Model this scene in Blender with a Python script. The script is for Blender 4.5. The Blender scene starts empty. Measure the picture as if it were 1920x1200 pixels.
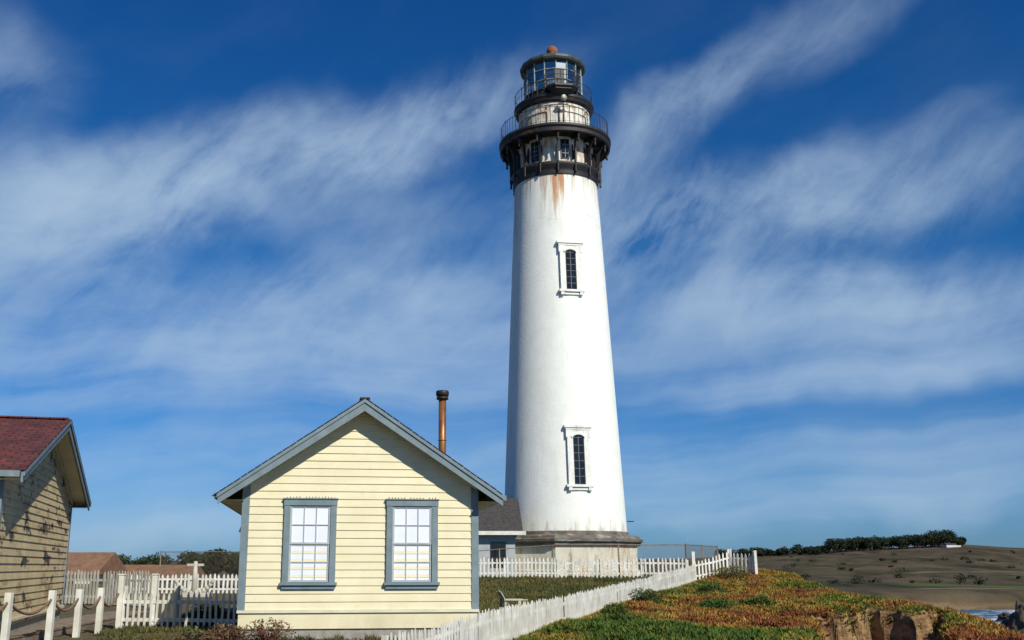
import bpy, math, random
import numpy as np
from mathutils import Vector, Matrix
random.seed(7); RNG=np.random.default_rng(11)
R=math.radians
scene=bpy.context.scene
COL=scene.collection

# ------------------------------------------------------------ noise / terrain
def _h(ix,iy,s):
    v=np.sin(ix*127.1+iy*311.7+s*74.7)*43758.5453
    return v-np.floor(v)
def vnoise(x,y,s=0):
    x=np.asarray(x,float); y=np.asarray(y,float)
    ix=np.floor(x); iy=np.floor(y); fx=x-ix; fy=y-iy
    fx=fx*fx*(3-2*fx); fy=fy*fy*(3-2*fy)
    a=_h(ix,iy,s); b=_h(ix+1,iy,s); c=_h(ix,iy+1,s); d=_h(ix+1,iy+1,s)
    return (a*(1-fx)+b*fx)*(1-fy)+(c*(1-fx)+d*fx)*fy
def fbm(x,y,s=0,o=4):
    t=0; a=.5; f=1.
    for i in range(o):
        t=t+a*vnoise(np.asarray(x)*f,np.asarray(y)*f,s+i*3); a*=.5; f*=2.03
    return t/(1-.5**o)
def sst(a,b,x):
    t=np.clip((np.asarray(x,float)-a)/(b-a),0,1); return t*t*(3-2*t)
SEA=-14.0
FENCE=[(-1.05,17.3),(0.15,20.0),(2.05,26.0),(6.1,37.0),(8.6,42.2),(11.1,46.6)]
def fence_x(y): return np.interp(y,[10,17.3,20,26,37,42.2,46.6,60],[-4.2,-1.05,.15,2.05,6.1,8.6,11.1,17])
def edge_x(y):
    return np.interp(y,[-60,0,20,24,30,38,47,60,80,100,150,200,300,345],[9,11,12.0,13.0,15.0,15.7,15.8,16.8,18,22,33,48,80,95])
def gully(x,y):
    s=x/np.maximum(y,1)
    u=np.abs(s-.418+.03*(fbm(y*.5,x*.1,43)-.5))/.062
    wall=29.6+3.4*(fbm(x*.9,x*.0+3.,44)-.5)+1.8*(fbm(x*3.1,y*.4,45)-.5)
    return (1-sst(.62,1.12,u+.25*(fbm(x*2.,y*2.,46)-.5)))*(1-sst(-.5,.45,y-wall))*sst(12,18,y)
def H(x,y):
    x=np.asarray(x,float); y=np.asarray(y,float)
    zl=np.interp(y,[-60,10,25,35,60,110,345],[-1.7,-1.6,-1.45,-1.3,-1.15,-1.3,-2.5])
    zr=np.interp(y,[-60,0,17,20,26,33,38,43,49,70,110,345],[-2.4,-2.2,-2.04,-1.80,-1.72,-1.55,-1.40,-1.05,-.58,-.6,-1.2,-8.5])
    w=sst(-2.6+1.1*sst(19,23,y),-.4+1.9*sst(19,23,y),x)
    z=zl*(1-w)+zr*w
    d=x-fence_x(y)
    m=sst(0,1.3,d)*sst(14,22,y)*(1-sst(60,75,y))
    z=z+m*(.30+.42*(fbm(x*.45,y*.45,5)-.45)+.16*(fbm(x*2.1,y*2.1,9)-.5))
    z=z+.05*(fbm(x*.8,y*.8,3)-.5)
    ed=edge_x(y)+1.2*(fbm(x*.3,y*.35,21)-.5)*2
    bayw=1-sst(335,350,y+8*(fbm(x*.03,y*.03,31)-.5)*2)
    steep=np.interp(y,[0,60,200,340],[6,7,10,12])
    c=sst(0,1,(x-ed)/steep)*bayw
    gl=gully(x,y)
    z=z-2.3*gl*(1+.9*(fbm(x*1.5,y*1.5,47)-.5))+gl*(1-gl)*1.4*(fbm(x*4.,y*2.5,48,3)-.5)
    z=z-sst(-1.2,.6,x-ed)*.25*(y<80)
    z=z*(1-c)+(SEA-3)*c
    s=x/np.maximum(y,1)
    rid=np.interp(s,[-3,-.6,-.35,-.1,.12,.25,.30,.36,.44,.50,.56,.62,1.2],[.004,.004,.005,.004,.004,.008,.011,.0140,.0180,.0215,.0175,.0145,.014])
    low=np.interp(s,[-.1,.15],[-3,-9])
    t=np.clip((y-345)/(1100-345),0,1)
    zf=low+(rid*1100-low)*(t**1.25)
    rav=1-np.abs(2*fbm(x*.011,y*.0045,55,3)-1)*2
    zf=zf+t*(1-t)*44*(fbm(x*.006,y*.006,51)-.5)+3.0*t*(fbm(x*.02,y*.02,52)-.5)-9.0*t*(1-t)*np.clip(rav,0,1)
    zf=np.where(y>1100, rid*1100-(y-1100)*.012, zf)
    f=sst(335,352,y+8*(fbm(x*.03,y*.03,31)-.5)*2)
    lf=sst(345,500,y)
    f=np.where(s<.2,lf,f)
    z=z*(1-f)+zf*f
    return z
def Hs(x,y): return float(H(np.array([x]),np.array([y]))[0])

# ------------------------------------------------------------ materials
def newmat(n):
    m=bpy.data.materials.new(n); m.use_nodes=True
    return m,m.node_tree.nodes,m.node_tree.links,m.node_tree.nodes['Principled BSDF']
def mat(name,c1,c2=None,scale=3.,rough=.7,bump=.0,bscale=40.,stretch=(1,1,1),metal=0.,lo=.35,hi=.65,coord='Object'):
    m,N,L,b=newmat(name)
    c2=c2 or tuple(x*.75 for x in c1)
    tc=N.new('ShaderNodeTexCoord'); mp=N.new('ShaderNodeMapping'); mp.inputs['Scale'].default_value=stretch
    L.new(tc.outputs[coord],mp.inputs[0])
    nz=N.new('ShaderNodeTexNoise'); nz.inputs['Scale'].default_value=scale; nz.inputs['Detail'].default_value=7
    nz.inputs['Roughness'].default_value=.62
    L.new(mp.outputs[0],nz.inputs['Vector'])
    cr=N.new('ShaderNodeValToRGB'); cr.color_ramp.elements[0].position=lo; cr.color_ramp.elements[1].position=hi
    cr.color_ramp.elements[0].color=(*c2,1); cr.color_ramp.elements[1].color=(*c1,1)
    L.new(nz.outputs[0],cr.inputs[0]); L.new(cr.outputs[0],b.inputs['Base Color'])
    b.inputs['Roughness'].default_value=rough; b.inputs['Metallic'].default_value=metal
    if bump>0:
        n2=N.new('ShaderNodeTexNoise'); n2.inputs['Scale'].default_value=bscale; n2.inputs['Detail'].default_value=4
        L.new(mp.outputs[0],n2.inputs['Vector'])
        bp=N.new('ShaderNodeBump'); bp.inputs['Strength'].default_value=bump; bp.inputs['Distance'].default_value=.02
        L.new(n2.outputs[0],bp.inputs['Height']); L.new(bp.outputs[0],b.inputs['Normal'])
    return m
def layer(m,color,scale,stretch,lo,hi,zmask=None,amount=1.,extra=None):
    """add a weathering layer on top of the material's base colour (rust, peeled paint)"""
    N=m.node_tree.nodes; L=m.node_tree.links; b=N['Principled BSDF']
    src=b.inputs['Base Color'].links[0].from_socket
    g=N.new('ShaderNodeNewGeometry'); mp=N.new('ShaderNodeMapping'); mp.inputs['Scale'].default_value=stretch
    L.new(g.outputs['Position'],mp.inputs[0])
    nz=N.new('ShaderNodeTexNoise'); nz.inputs['Scale'].default_value=scale; nz.inputs['Detail'].default_value=8; nz.inputs['Roughness'].default_value=.65
    L.new(mp.outputs[0],nz.inputs['Vector'])
    val=nz.outputs[0]
    if zmask:
        sp=N.new('ShaderNodeSeparateXYZ'); L.new(g.outputs['Position'],sp.inputs[0])
        for (ax,a,bb,w) in zmask:
            mr=N.new('ShaderNodeMapRange'); mr.inputs[1].default_value=a; mr.inputs[2].default_value=bb
            mr.inputs[3].default_value=-w; mr.inputs[4].default_value=0
            L.new(sp.outputs[ax],mr.inputs[0])
            ad=N.new('ShaderNodeMath'); L.new(val,ad.inputs[0]); L.new(mr.outputs[0],ad.inputs[1]); val=ad.outputs[0]
    mr=N.new('ShaderNodeMapRange'); mr.inputs[1].default_value=lo; mr.inputs[2].default_value=hi; mr.inputs[4].default_value=amount
    L.new(val,mr.inputs[0])
    mx=N.new('ShaderNodeMix'); mx.data_type='RGBA'
    L.new(mr.outputs[0],mx.inputs[0]); L.new(src,mx.inputs[6]); mx.inputs[7].default_value=(*color,1)
    L.new(mx.outputs[2],b.inputs['Base Color'])

M={}
M['tower']=mat('tower_white_paint',(.82,.83,.76),(.76,.77,.69),scale=1.2,rough=.65,bump=.5,bscale=7)
layer(M['tower'],(.50,.42,.28),1.0,(2.4,2.4,.10),.50,.72,[(2,15.,24.3,.14)],.6)
layer(M['tower'],(.46,.18,.03),1.,(3.6,3.6,.20),.35,.53,[(2,21.0,23.7,.26),(0,5.7,6.3,.35),(0,7.8,6.9,.25)],.9)
layer(M['tower'],(.32,.16,.06),1.,(4.2,4.2,.12),.42,.58,[(2,20.5,24.0,.22)],.6)
layer(M['tower'],(.34,.20,.08),1.,(2.4,2.4,.10),.40,.56,[(2,18.5,23.5,.2),(0,4.9,4.2,.3)],.75)
layer(M['tower'],(.48,.45,.35),.7,(1,1,.3),.56,.80,None,.3)
layer(M['tower'],(.33,.27,.18),1.,(.45,.45,9),.57,.66,[(2,19.5,20.6,.2),(2,22.2,21.4,.2)],.6)
layer(M['tower'],(.30,.20,.10),1.,(2.,2.,.5),.46,.60,[(2,3.2,2.0,.2)],.5)
M['tower_base']=mat('tower_base_paint',(.74,.72,.60),(.62,.59,.46),scale=1.5,rough=.75,bump=.4,bscale=8)
layer(M['tower_base'],(.46,.24,.07),1.,(1.8,1.8,.45),.49,.64,None,.85)
layer(M['tower_base'],(.20,.17,.12),1.2,(1.6,1.6,.6),.56,.66,None,.7)
M['tower_cornice']=mat('tower_cornice_stone',(.20,.18,.145),(.085,.075,.065),scale=2,rough=.85,bump=.5,bscale=10)
layer(M['tower_cornice'],(.28,.12,.05),1.,(1.6,1.6,3),.56,.70,None,.7)
layer(M['tower_cornice'],(.5,.47,.38),1.3,(1.,1.,4),.56,.66,None,.6)
M['drum']=mat('drum_paint',(.76,.75,.66),(.6,.57,.45),scale=2,rough=.6,bump=.3,bscale=10)
layer(M['drum'],(.32,.13,.04),1.,(3,3,.8),.48,.62,None,.85)
M['iron']=mat('black_iron',(.020,.018,.017),(.010,.009,.009),scale=3,rough=.55)
layer(M['iron'],(.10,.035,.015),1.,(2,2,2),.54,.70,None,.7)
M['lframe']=mat('lantern_frame_paint',(.34,.36,.32),(.14,.15,.13),scale=3,rough=.5)
M['rustiron']=mat('rusty_iron',(.36,.12,.05),(.16,.05,.025),scale=3,rough=.8)
M['frieze']=mat('greenish_roof_iron',(.06,.08,.065),(.025,.03,.025),scale=3,rough=.55)
M['trimw']=mat('tower_trim',(.77,.77,.70),(.64,.64,.57),scale=4,rough=.6)
layer(M['trimw'],(.40,.30,.18),1.,(3,3,1.),.56,.70,None,.5)
M['dark']=mat('dark_window_glass',(.015,.017,.02),(.01,.01,.012),rough=.08)
M['cream']=mat('cream_siding_paint',(.76,.69,.46),(.69,.62,.39),scale=1.4,rough=.6,bump=.15,bscale=30)
layer(M['cream'],(.50,.36,.17),1.,(3.5,3.5,3.5),.62,.74,None,.55)
layer(M['cream'],(.60,.57,.44),2.,(.5,.5,6),.56,.8,None,.5)
layer(M['cream'],(.48,.42,.28),1.,(1.5,1.5,.8),.45,.65,[(2,-.5,-1.1,.2)],.4)
M['creamtrim']=mat('cream_trim_paint',(.72,.68,.5),(.6,.55,.4),scale=2,rough=.6)
M['blue']=mat('blue_grey_trim',(.185,.245,.265),(.135,.185,.20),scale=4,rough=.6)
layer(M['blue'],(.30,.29,.25),1.,(4,4,4),.62,.72,None,.6)
M['peel']=mat('peeling_siding',(.66,.53,.29),(.52,.40,.20),scale=1.6,rough=.75,bump=.3,bscale=20)
layer(M['peel'],(.32,.21,.10),1.,(.8,.8,3.5),.54,.64,None,.8)
layer(M['peel'],(.03,.025,.02),1.1,(.8,.8,1.8),.575,.61,None,.95)
M['blind']=mat('window_blind',(.82,.84,.88),(.74,.77,.82),scale=1.2,rough=.12)
M['sash']=mat('sash_paint',(.42,.46,.47),(.34,.38,.39),scale=5,rough=.5)
M['shingle']=mat('grey_shingles',(.07,.06,.055),(.035,.03,.028),scale=5,rough=.9,bump=.6,bscale=18)
M['pipe']=mat('copper_pipe',(.42,.18,.05),(.18,.07,.03),scale=3,rough=.42,metal=.4,stretch=(1,1,.6))
M['white']=mat('white_fence_paint',(.78,.77,.70),(.56,.54,.45),scale=2.2,rough=.65)
M['farpaint']=mat('far_wall_paint',(.6,.6,.57),(.5,.5,.47),scale=2.2,rough=.65)
M['oldwhite']=mat('weathered_fence_paint',(.56,.53,.43),(.38,.35,.27),scale=2.2,rough=.8)
M['wood']=mat('weathered_planks',(.26,.20,.14),(.15,.115,.08),scale=3,rough=.85,bump=.3)
M['rope']=mat('rope_fibre',(.22,.14,.08),(.12,.08,.045),scale=30,rough=.95)
M['conc']=mat('concrete',(.36,.34,.29),(.24,.22,.19),scale=5,rough=.9,bump=.4)
M['galv']=mat('galvanised_wire',(.26,.20,.14),(.14,.10,.07),scale=4,rough=.6,metal=.3)
M['brownroof']=mat('brown_roof_shingle',(.26,.14,.075),(.16,.085,.045),scale=2,rough=.9)
M['brick']=mat('brick_red',(.30,.10,.05),(.2,.06,.03),scale=6,rough=.9)
M['rock']=mat('rock_stone',(.09,.07,.05),(.035,.028,.022),scale=.5,rough=.9,bump=.8,bscale=2)
M['greywall']=mat('grey_wall_paint',(.42,.44,.44),(.33,.35,.35),scale=2)
M['bark']=mat('bark',(.08,.055,.035),(.04,.03,.02),scale=2,rough=.95)

def shingle_mat(name,c1,c2,c3):
    m,N,L,b=newmat(name)
    tc=N.new('ShaderNodeTexCoord'); 
    sp=N.new('ShaderNodeSeparateXYZ'); L.new(tc.outputs['Object'],sp.inputs[0])
    cb=N.new('ShaderNodeCombineXYZ'); L.new(sp.outputs[1],cb.inputs[0]); L.new(sp.outputs[0],cb.inputs[1])
    br=N.new('ShaderNodeTexBrick'); br.inputs['Scale'].default_value=1; br.inputs['Brick Width'].default_value=.3; br.inputs['Row Height'].default_value=.17
    br.inputs['Mortar Size'].default_value=.014; br.inputs['Color1'].default_value=(*c1,1); br.inputs['Color2'].default_value=(*c2,1); br.inputs['Mortar'].default_value=(*c3,1)
    L.new(cb.outputs[0],br.inputs['Vector']); 
    nz=N.new('ShaderNodeTexNoise'); nz.inputs['Scale'].default_value=2.5; nz.inputs['Detail'].default_value=6; L.new(tc.outputs['Object'],nz.inputs['Vector'])
    mr=N.new('ShaderNodeMapRange'); mr.inputs[1].default_value=.3; mr.inputs[2].default_value=.7; mr.inputs[3].default_value=.55; mr.inputs[4].default_value=1.3; L.new(nz.outputs[0],mr.inputs[0])
    mx=N.new('ShaderNodeVectorMath'); mx.operation='SCALE'; L.new(br.outputs[0],mx.inputs[0]); L.new(mr.outputs[0],mx.inputs[3])
    L.new(mx.outputs[0],b.inputs['Base Color']); b.inputs['Roughness'].default_value=.9
    bp=N.new('ShaderNodeBump'); bp.inputs['Strength'].default_value=.8; bp.inputs['Distance'].default_value=.02; L.new(br.outputs['Fac'],bp.inputs['Height']); bp.invert=True; L.new(bp.outputs[0],b.inputs['Normal'])
    return m
M['redroof']=shingle_mat('red_shingles',(.16,.034,.028),(.085,.024,.02),(.03,.012,.012))
m,N,L,b=newmat('lantern_glass'); M['glass']=m
tr=N.new('ShaderNodeBsdfTransparent'); tr.inputs[0].default_value=(.9,.95,.95,1)
gl=N.new('ShaderNodeBsdfGlossy'); gl.inputs['Roughness'].default_value=.12; gl.inputs[0].default_value=(.85,.9,.9,1)
ms=N.new('ShaderNodeMixShader'); ms.inputs[0].default_value=.35
L.new(tr.outputs[0],ms.inputs[1]); L.new(gl.outputs[0],ms.inputs[2]); L.new(ms.outputs[0],N['Material Output'].inputs[0])
def vcol(name,rough=.8):
    m,N,L,b=newmat(name)
    a=N.new('ShaderNodeAttribute'); a.attribute_name='Col'
    L.new(a.outputs['Color'],b.inputs['Base Color']); b.inputs['Roughness'].default_value=rough
    b.inputs['Specular IOR Level'].default_value=.2
    return m
M['foliage']=vcol('foliage_leaves')

# ------------------------------------------------------------ mesh builder
class MB:
    def __init__(s): s.v=[];s.f=[];s.m=[];s.sm=[]
    def quad(s,pts,mi=0,sm=False):
        i=len(s.v); s.v+= [tuple(p) for p in pts]; s.f.append(tuple(range(i,i+len(pts)))); s.m.append(mi); s.sm.append(sm)
    def box(s,c,d,mi=0,rot=None):
        i=len(s.v); c=Vector(c)
        for x in(-.5,.5):
            for y in(-.5,.5):
                for z in(-.5,.5):
                    p=Vector((x*d[0],y*d[1],z*d[2]))
                    if rot is not None: p=rot@p
                    s.v.append(tuple(p+c))
        for f in((0,1,3,2),(4,6,7,5),(0,4,5,1),(2,3,7,6),(0,2,6,4),(1,5,7,3)):
            s.f.append(tuple(i+k for k in f)); s.m.append(mi); s.sm.append(False)
    def extr(s,pts,vec,mi=0):
        n=len(pts); i=len(s.v); vec=Vector(vec)
        s.v+=[tuple(p) for p in pts]; s.v+=[tuple(Vector(p)+vec) for p in pts]
        s.f.append(tuple(i+k for k in range(n))); s.f.append(tuple(i+n+k for k in reversed(range(n))))
        for k in range(n):
            k2=(k+1)%n; s.f.append((i+k,i+n+k,i+n+k2,i+k2))
        s.m+=[mi]*(n+2); s.sm+=[False]*(n+2)
    def rod(s,a,b,r,mi=0,n=6,r2=None,cap=True):
        a=Vector(a);b=Vector(b); d=(b-a); 
        if d.length<1e-6: return
        d.normalize(); u=d.orthogonal().normalized(); w=d.cross(u); r2=r if r2 is None else r2
        i=len(s.v)
        for (p,rr) in((a,r),(b,r2)):
            for k in range(n):
                t=2*math.pi*k/n; s.v.append(tuple(p+(u*math.cos(t)+w*math.sin(t))*rr))
        for k in range(n):
            k2=(k+1)%n; s.f.append((i+k,i+k2,i+n+k2,i+n+k)); s.m.append(mi); s.sm.append(n>5)
        if cap:
            s.f.append(tuple(i+k for k in reversed(range(n)))); s.f.append(tuple(i+n+k for k in range(n))); s.m+=[mi]*2; s.sm+=[False]*2
    def lathe(s,prof,n=64,mi=0,a0=0.,c=(0,0),sm=True):
        i=len(s.v); m=len(prof)
        for (r,z) in prof:
            for k in range(n):
                t=a0+2*math.pi*k/n; s.v.append((c[0]+r*math.cos(t),c[1]+r*math.sin(t),z))
        for j in range(m-1):
            for k in range(n):
                k2=(k+1)%n; s.f.append((i+j*n+k,i+j*n+k2,i+(j+1)*n+k2,i+(j+1)*n+k)); s.m.append(mi); s.sm.append(sm)
    def make(s,name,mats,parent=None,auto=None):
        me=bpy.data.meshes.new(name); me.from_pydata(s.v,[],s.f)
        for mm in mats: me.materials.append(mm)
        me.polygons.foreach_set('material_index',s.m); me.polygons.foreach_set('use_smooth',s.sm)
        me.update()
        if auto:
            try: me.set_sharp_from_angle(angle=R(auto))
            except Exception: pass
        o=bpy.data.objects.new(name,me); COL.objects.link(o)
        if parent: o.parent=parent
        return o
def empty(name,loc=(0,0,0),rz=0):
    e=bpy.data.objects.new(name,None); e.location=loc; e.rotation_euler=(0,0,rz); e.empty_display_size=.3; COL.objects.link(e); return e

# ------------------------------------------------------------ ground
def seg(a,b,st): return list(np.arange(a,b,st))
def geo(a,b,k):
    o=[];x=a
    while x<b: o.append(x); x*=k
    o.append(b); return o
xs=[-v for v in reversed(geo(40,5000,1.06))][:-1]+seg(-40,-12,1.)+seg(-12,9,.17)+seg(9,15.5,.09)+seg(15.5,18,.17)+seg(18,60,.8)+geo(60,5000,1.022)
ys=seg(-80,14,2.)+seg(14,24,.16)+seg(24,32,.09)+seg(32,50,.16)+seg(50,110,.8)+geo(110,1400,1.016)+geo(1450,9000,1.15)
xs=np.array(xs);ys=np.array(ys)
X,Y=np.meshgrid(xs,ys); Z=H(X,Y)
nx,ny=len(xs),len(ys)
me=bpy.data.meshes.new('ground')
V=np.stack([X.ravel(),Y.ravel(),Z.ravel()],1)
idx=np.arange(nx*ny).reshape(ny,nx)
F=np.stack([idx[:-1,:-1].ravel(),idx[:-1,1:].ravel(),idx[1:,1:].ravel(),idx[1:,:-1].ravel()],1)
me.from_pydata(V.tolist(),[],F.tolist())
me.polygons.foreach_set('use_smooth',[True]*len(F))
d=X-fence_x(Y)
Rr=sst(-.1,.4,d)*sst(10,16,Y)*(1-sst(60,80,Y))
G=sst(100,200,Y)
B=(1-Rr)*sst(-.5,1.5,X)*sst(19,22,Y)*(1-G)
ca=me.color_attributes.new('Zone','FLOAT_COLOR','POINT')
ca.data.foreach_set('color',np.stack([Rr.ravel(),G.ravel(),B.ravel(),np.ones(nx*ny)],1).ravel().astype(np.float32))
g=bpy.data.objects.new('ground',me); COL.objects.link(g)
m,N,L,b=newmat('ground_cover'); me.materials.append(m)
geoN=N.new('ShaderNodeNewGeometry'); at=N.new('ShaderNodeAttribute'); at.attribute_name='Zone'
sepz=N.new('ShaderNodeSeparateColor'); L.new(at.outputs['Color'],sepz.inputs[0])
def nramp(scale,cols,stretch=(1,1,1),detail=7):
    mp=N.new('ShaderNodeMapping'); mp.inputs['Scale'].default_value=stretch; L.new(geoN.outputs['Position'],mp.inputs[0])
    nz=N.new('ShaderNodeTexNoise'); nz.inputs['Scale'].default_value=scale; nz.inputs['Detail'].default_value=detail; nz.inputs['Roughness'].default_value=.65
    L.new(mp.outputs[0],nz.inputs['Vector'])
    cr=N.new('ShaderNodeValToRGB'); e=cr.color_ramp.elements
    e[0].position=cols[0][0]; e[0].color=(*cols[0][1],1); e[1].position=cols[-1][0]; e[1].color=(*cols[-1][1],1)
    for p,c in cols[1:-1]:
        q=e.new(p); q.color=(*c,1)
    L.new(nz.outputs[0],cr.inputs[0]); return cr.outputs[0],nz.outputs[0]
def mixc(f,a,b_):
    mx=N.new('ShaderNodeMix'); mx.data_type='RGBA'
    L.new(f,mx.inputs[0]); L.new(a,mx.inputs[6]); L.new(b_,mx.inputs[7]); return mx.outputs[2]
dirt,_=nramp(1.4,[(.3,(.10,.085,.05)),(.5,(.17,.14,.085)),(.7,(.09,.10,.035))])
ice,_=nramp(.9,[(.3,(.06,.07,.015)),(.5,(.14,.10,.025)),(.6,(.16,.08,.025)),(.75,(.10,.05,.02))])
lawn,_=nramp(.8,[(.3,(.05,.06,.02)),(.55,(.09,.09,.03)),(.75,(.13,.10,.045))])
far,fz=nramp(.010,[(.36,(.028,.030,.015)),(.45,(.065,.055,.03)),(.52,(.125,.092,.055)),(.60,(.050,.046,.024)),(.72,(.15,.115,.07))],(1.3,.6,1),9)
far2,_=nramp(.05,[(.42,(.018,.020,.011)),(.5,(.078,.062,.036)),(.62,(.13,.10,.06))],(1.2,.5,1),10)
f5=N.new('ShaderNodeValue'); f5.outputs[0].default_value=.45
far=mixc(f5.outputs[0],far,far2)
spz=N.new('ShaderNodeSeparateXYZ'); L.new(geoN.outputs['Position'],spz.inputs[0])
def band(sock,a,b_,w):
    m1=N.new('ShaderNodeMapRange'); m1.inputs[1].default_value=a; m1.inputs[2].default_value=a+w; L.new(sock,m1.inputs[0])
    m2=N.new('ShaderNodeMapRange'); m2.inputs[1].default_value=b_-w; m2.inputs[2].default_value=b_; m2.inputs[3].default_value=1; m2.inputs[4].default_value=0; L.new(sock,m2.inputs[0])
    mm=N.new('ShaderNodeMath'); mm.operation='MULTIPLY'; L.new(m1.outputs[0],mm.inputs[0]); L.new(m2.outputs[0],mm.inputs[1]); return mm.outputs[0]
def rect(x0,x1,y0,y1,w,col,src):
    fs=N.new('ShaderNodeMath'); fs.operation='MULTIPLY'
    L.new(band(spz.outputs[1],y0,y1,w),fs.inputs[0]); L.new(band(spz.outputs[0],x0,x1,w*1.5),fs.inputs[1])
    grn=N.new('ShaderNodeRGB'); grn.outputs[0].default_value=(*col,1)
    return mixc(fs.outputs[0],src,grn.outputs[0])
far=rect(178,330,395,440,10,(.075,.115,.03),far)
far=rect(170,420,374,383,4,(.22,.18,.12),far)
far=rect(250,500,560,572,5,(.17,.14,.09),far)
c=mixc(sepz.outputs[0],dirt,ice); c=mixc(sepz.outputs[2],c,lawn); c=mixc(sepz.outputs[1],c,far)
cliff,_=nramp(1.3,[(.3,(.07,.04,.025)),(.42,(.22,.13,.065)),(.53,(.40,.26,.13)),(.63,(.24,.15,.07)),(.75,(.44,.31,.17))],(1,1,2.2),9)
spn=N.new('ShaderNodeSeparateXYZ'); L.new(geoN.outputs['Normal'],spn.inputs[0])
mr=N.new('ShaderNodeMapRange'); mr.inputs[1].default_value=.88; mr.inputs[2].default_value=.74; L.new(spn.outputs[2],mr.inputs[0])
c=mixc(mr.outputs[0],c,cliff)
L.new(c,b.inputs['Base Color']); b.inputs['Roughness'].default_value=.95; b.inputs['Specular IOR Level'].default_value=.1
nb=N.new('ShaderNodeTexNoise'); nb.inputs['Scale'].default_value=3; nb.inputs['Detail'].default_value=8; nb.inputs['Roughness'].default_value=.7; L.new(geoN.outputs['Position'],nb.inputs['Vector'])
bp=N.new('ShaderNodeBump'); bp.inputs['Strength'].default_value=.9; bp.inputs['Distance'].default_value=.25; L.new(nb.outputs[0],bp.inputs['Height']); L.new(bp.outputs[0],b.inputs['Normal'])

# sea
mb=MB(); mb.quad([(-9000,-3000,SEA),(9000,-3000,SEA),(9000,9000,SEA),(-9000,9000,SEA)])
m,N2,L2,b2=newmat('sea_water'); M['sea']=m
gg=N2.new('ShaderNodeNewGeometry'); nn=N2.new('ShaderNodeTexNoise'); nn.inputs['Scale'].default_value=.35; nn.inputs['Detail'].default_value=6; L2.new(gg.outputs['Position'],nn.inputs['Vector'])
bb=N2.new('ShaderNodeBump'); bb.inputs['Strength'].default_value=.7; bb.inputs['Distance'].default_value=.6; L2.new(nn.outputs[0],bb.inputs['Height']); L2.new(bb.outputs[0],b2.inputs['Normal'])
n3=N2.new('ShaderNodeTexNoise'); n3.inputs['Scale'].default_value=.05; n3.inputs['Detail'].default_value=9; n3.inputs['Roughness'].default_value=.7; mp3=N2.new('ShaderNodeMapping'); mp3.inputs['Scale'].default_value=(1,.7,1); L2.new(gg.outputs['Position'],mp3.inputs[0]); L2.new(mp3.outputs[0],n3.inputs['Vector'])
cr=N2.new('ShaderNodeValToRGB'); cr.color_ramp.elements[0].position=.51; cr.color_ramp.elements[0].color=(.02,.085,.16,1); cr.color_ramp.elements[1].position=.57; cr.color_ramp.elements[1].color=(.7,.74,.76,1)
L2.new(n3.outputs[0],cr.inputs[0]); L2.new(cr.outputs[0],b2.inputs['Base Color']); b2.inputs['Roughness'].default_value=.5; b2.inputs['Specular IOR Level'].default_value=.3
mb.make('sea',[m])

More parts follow.
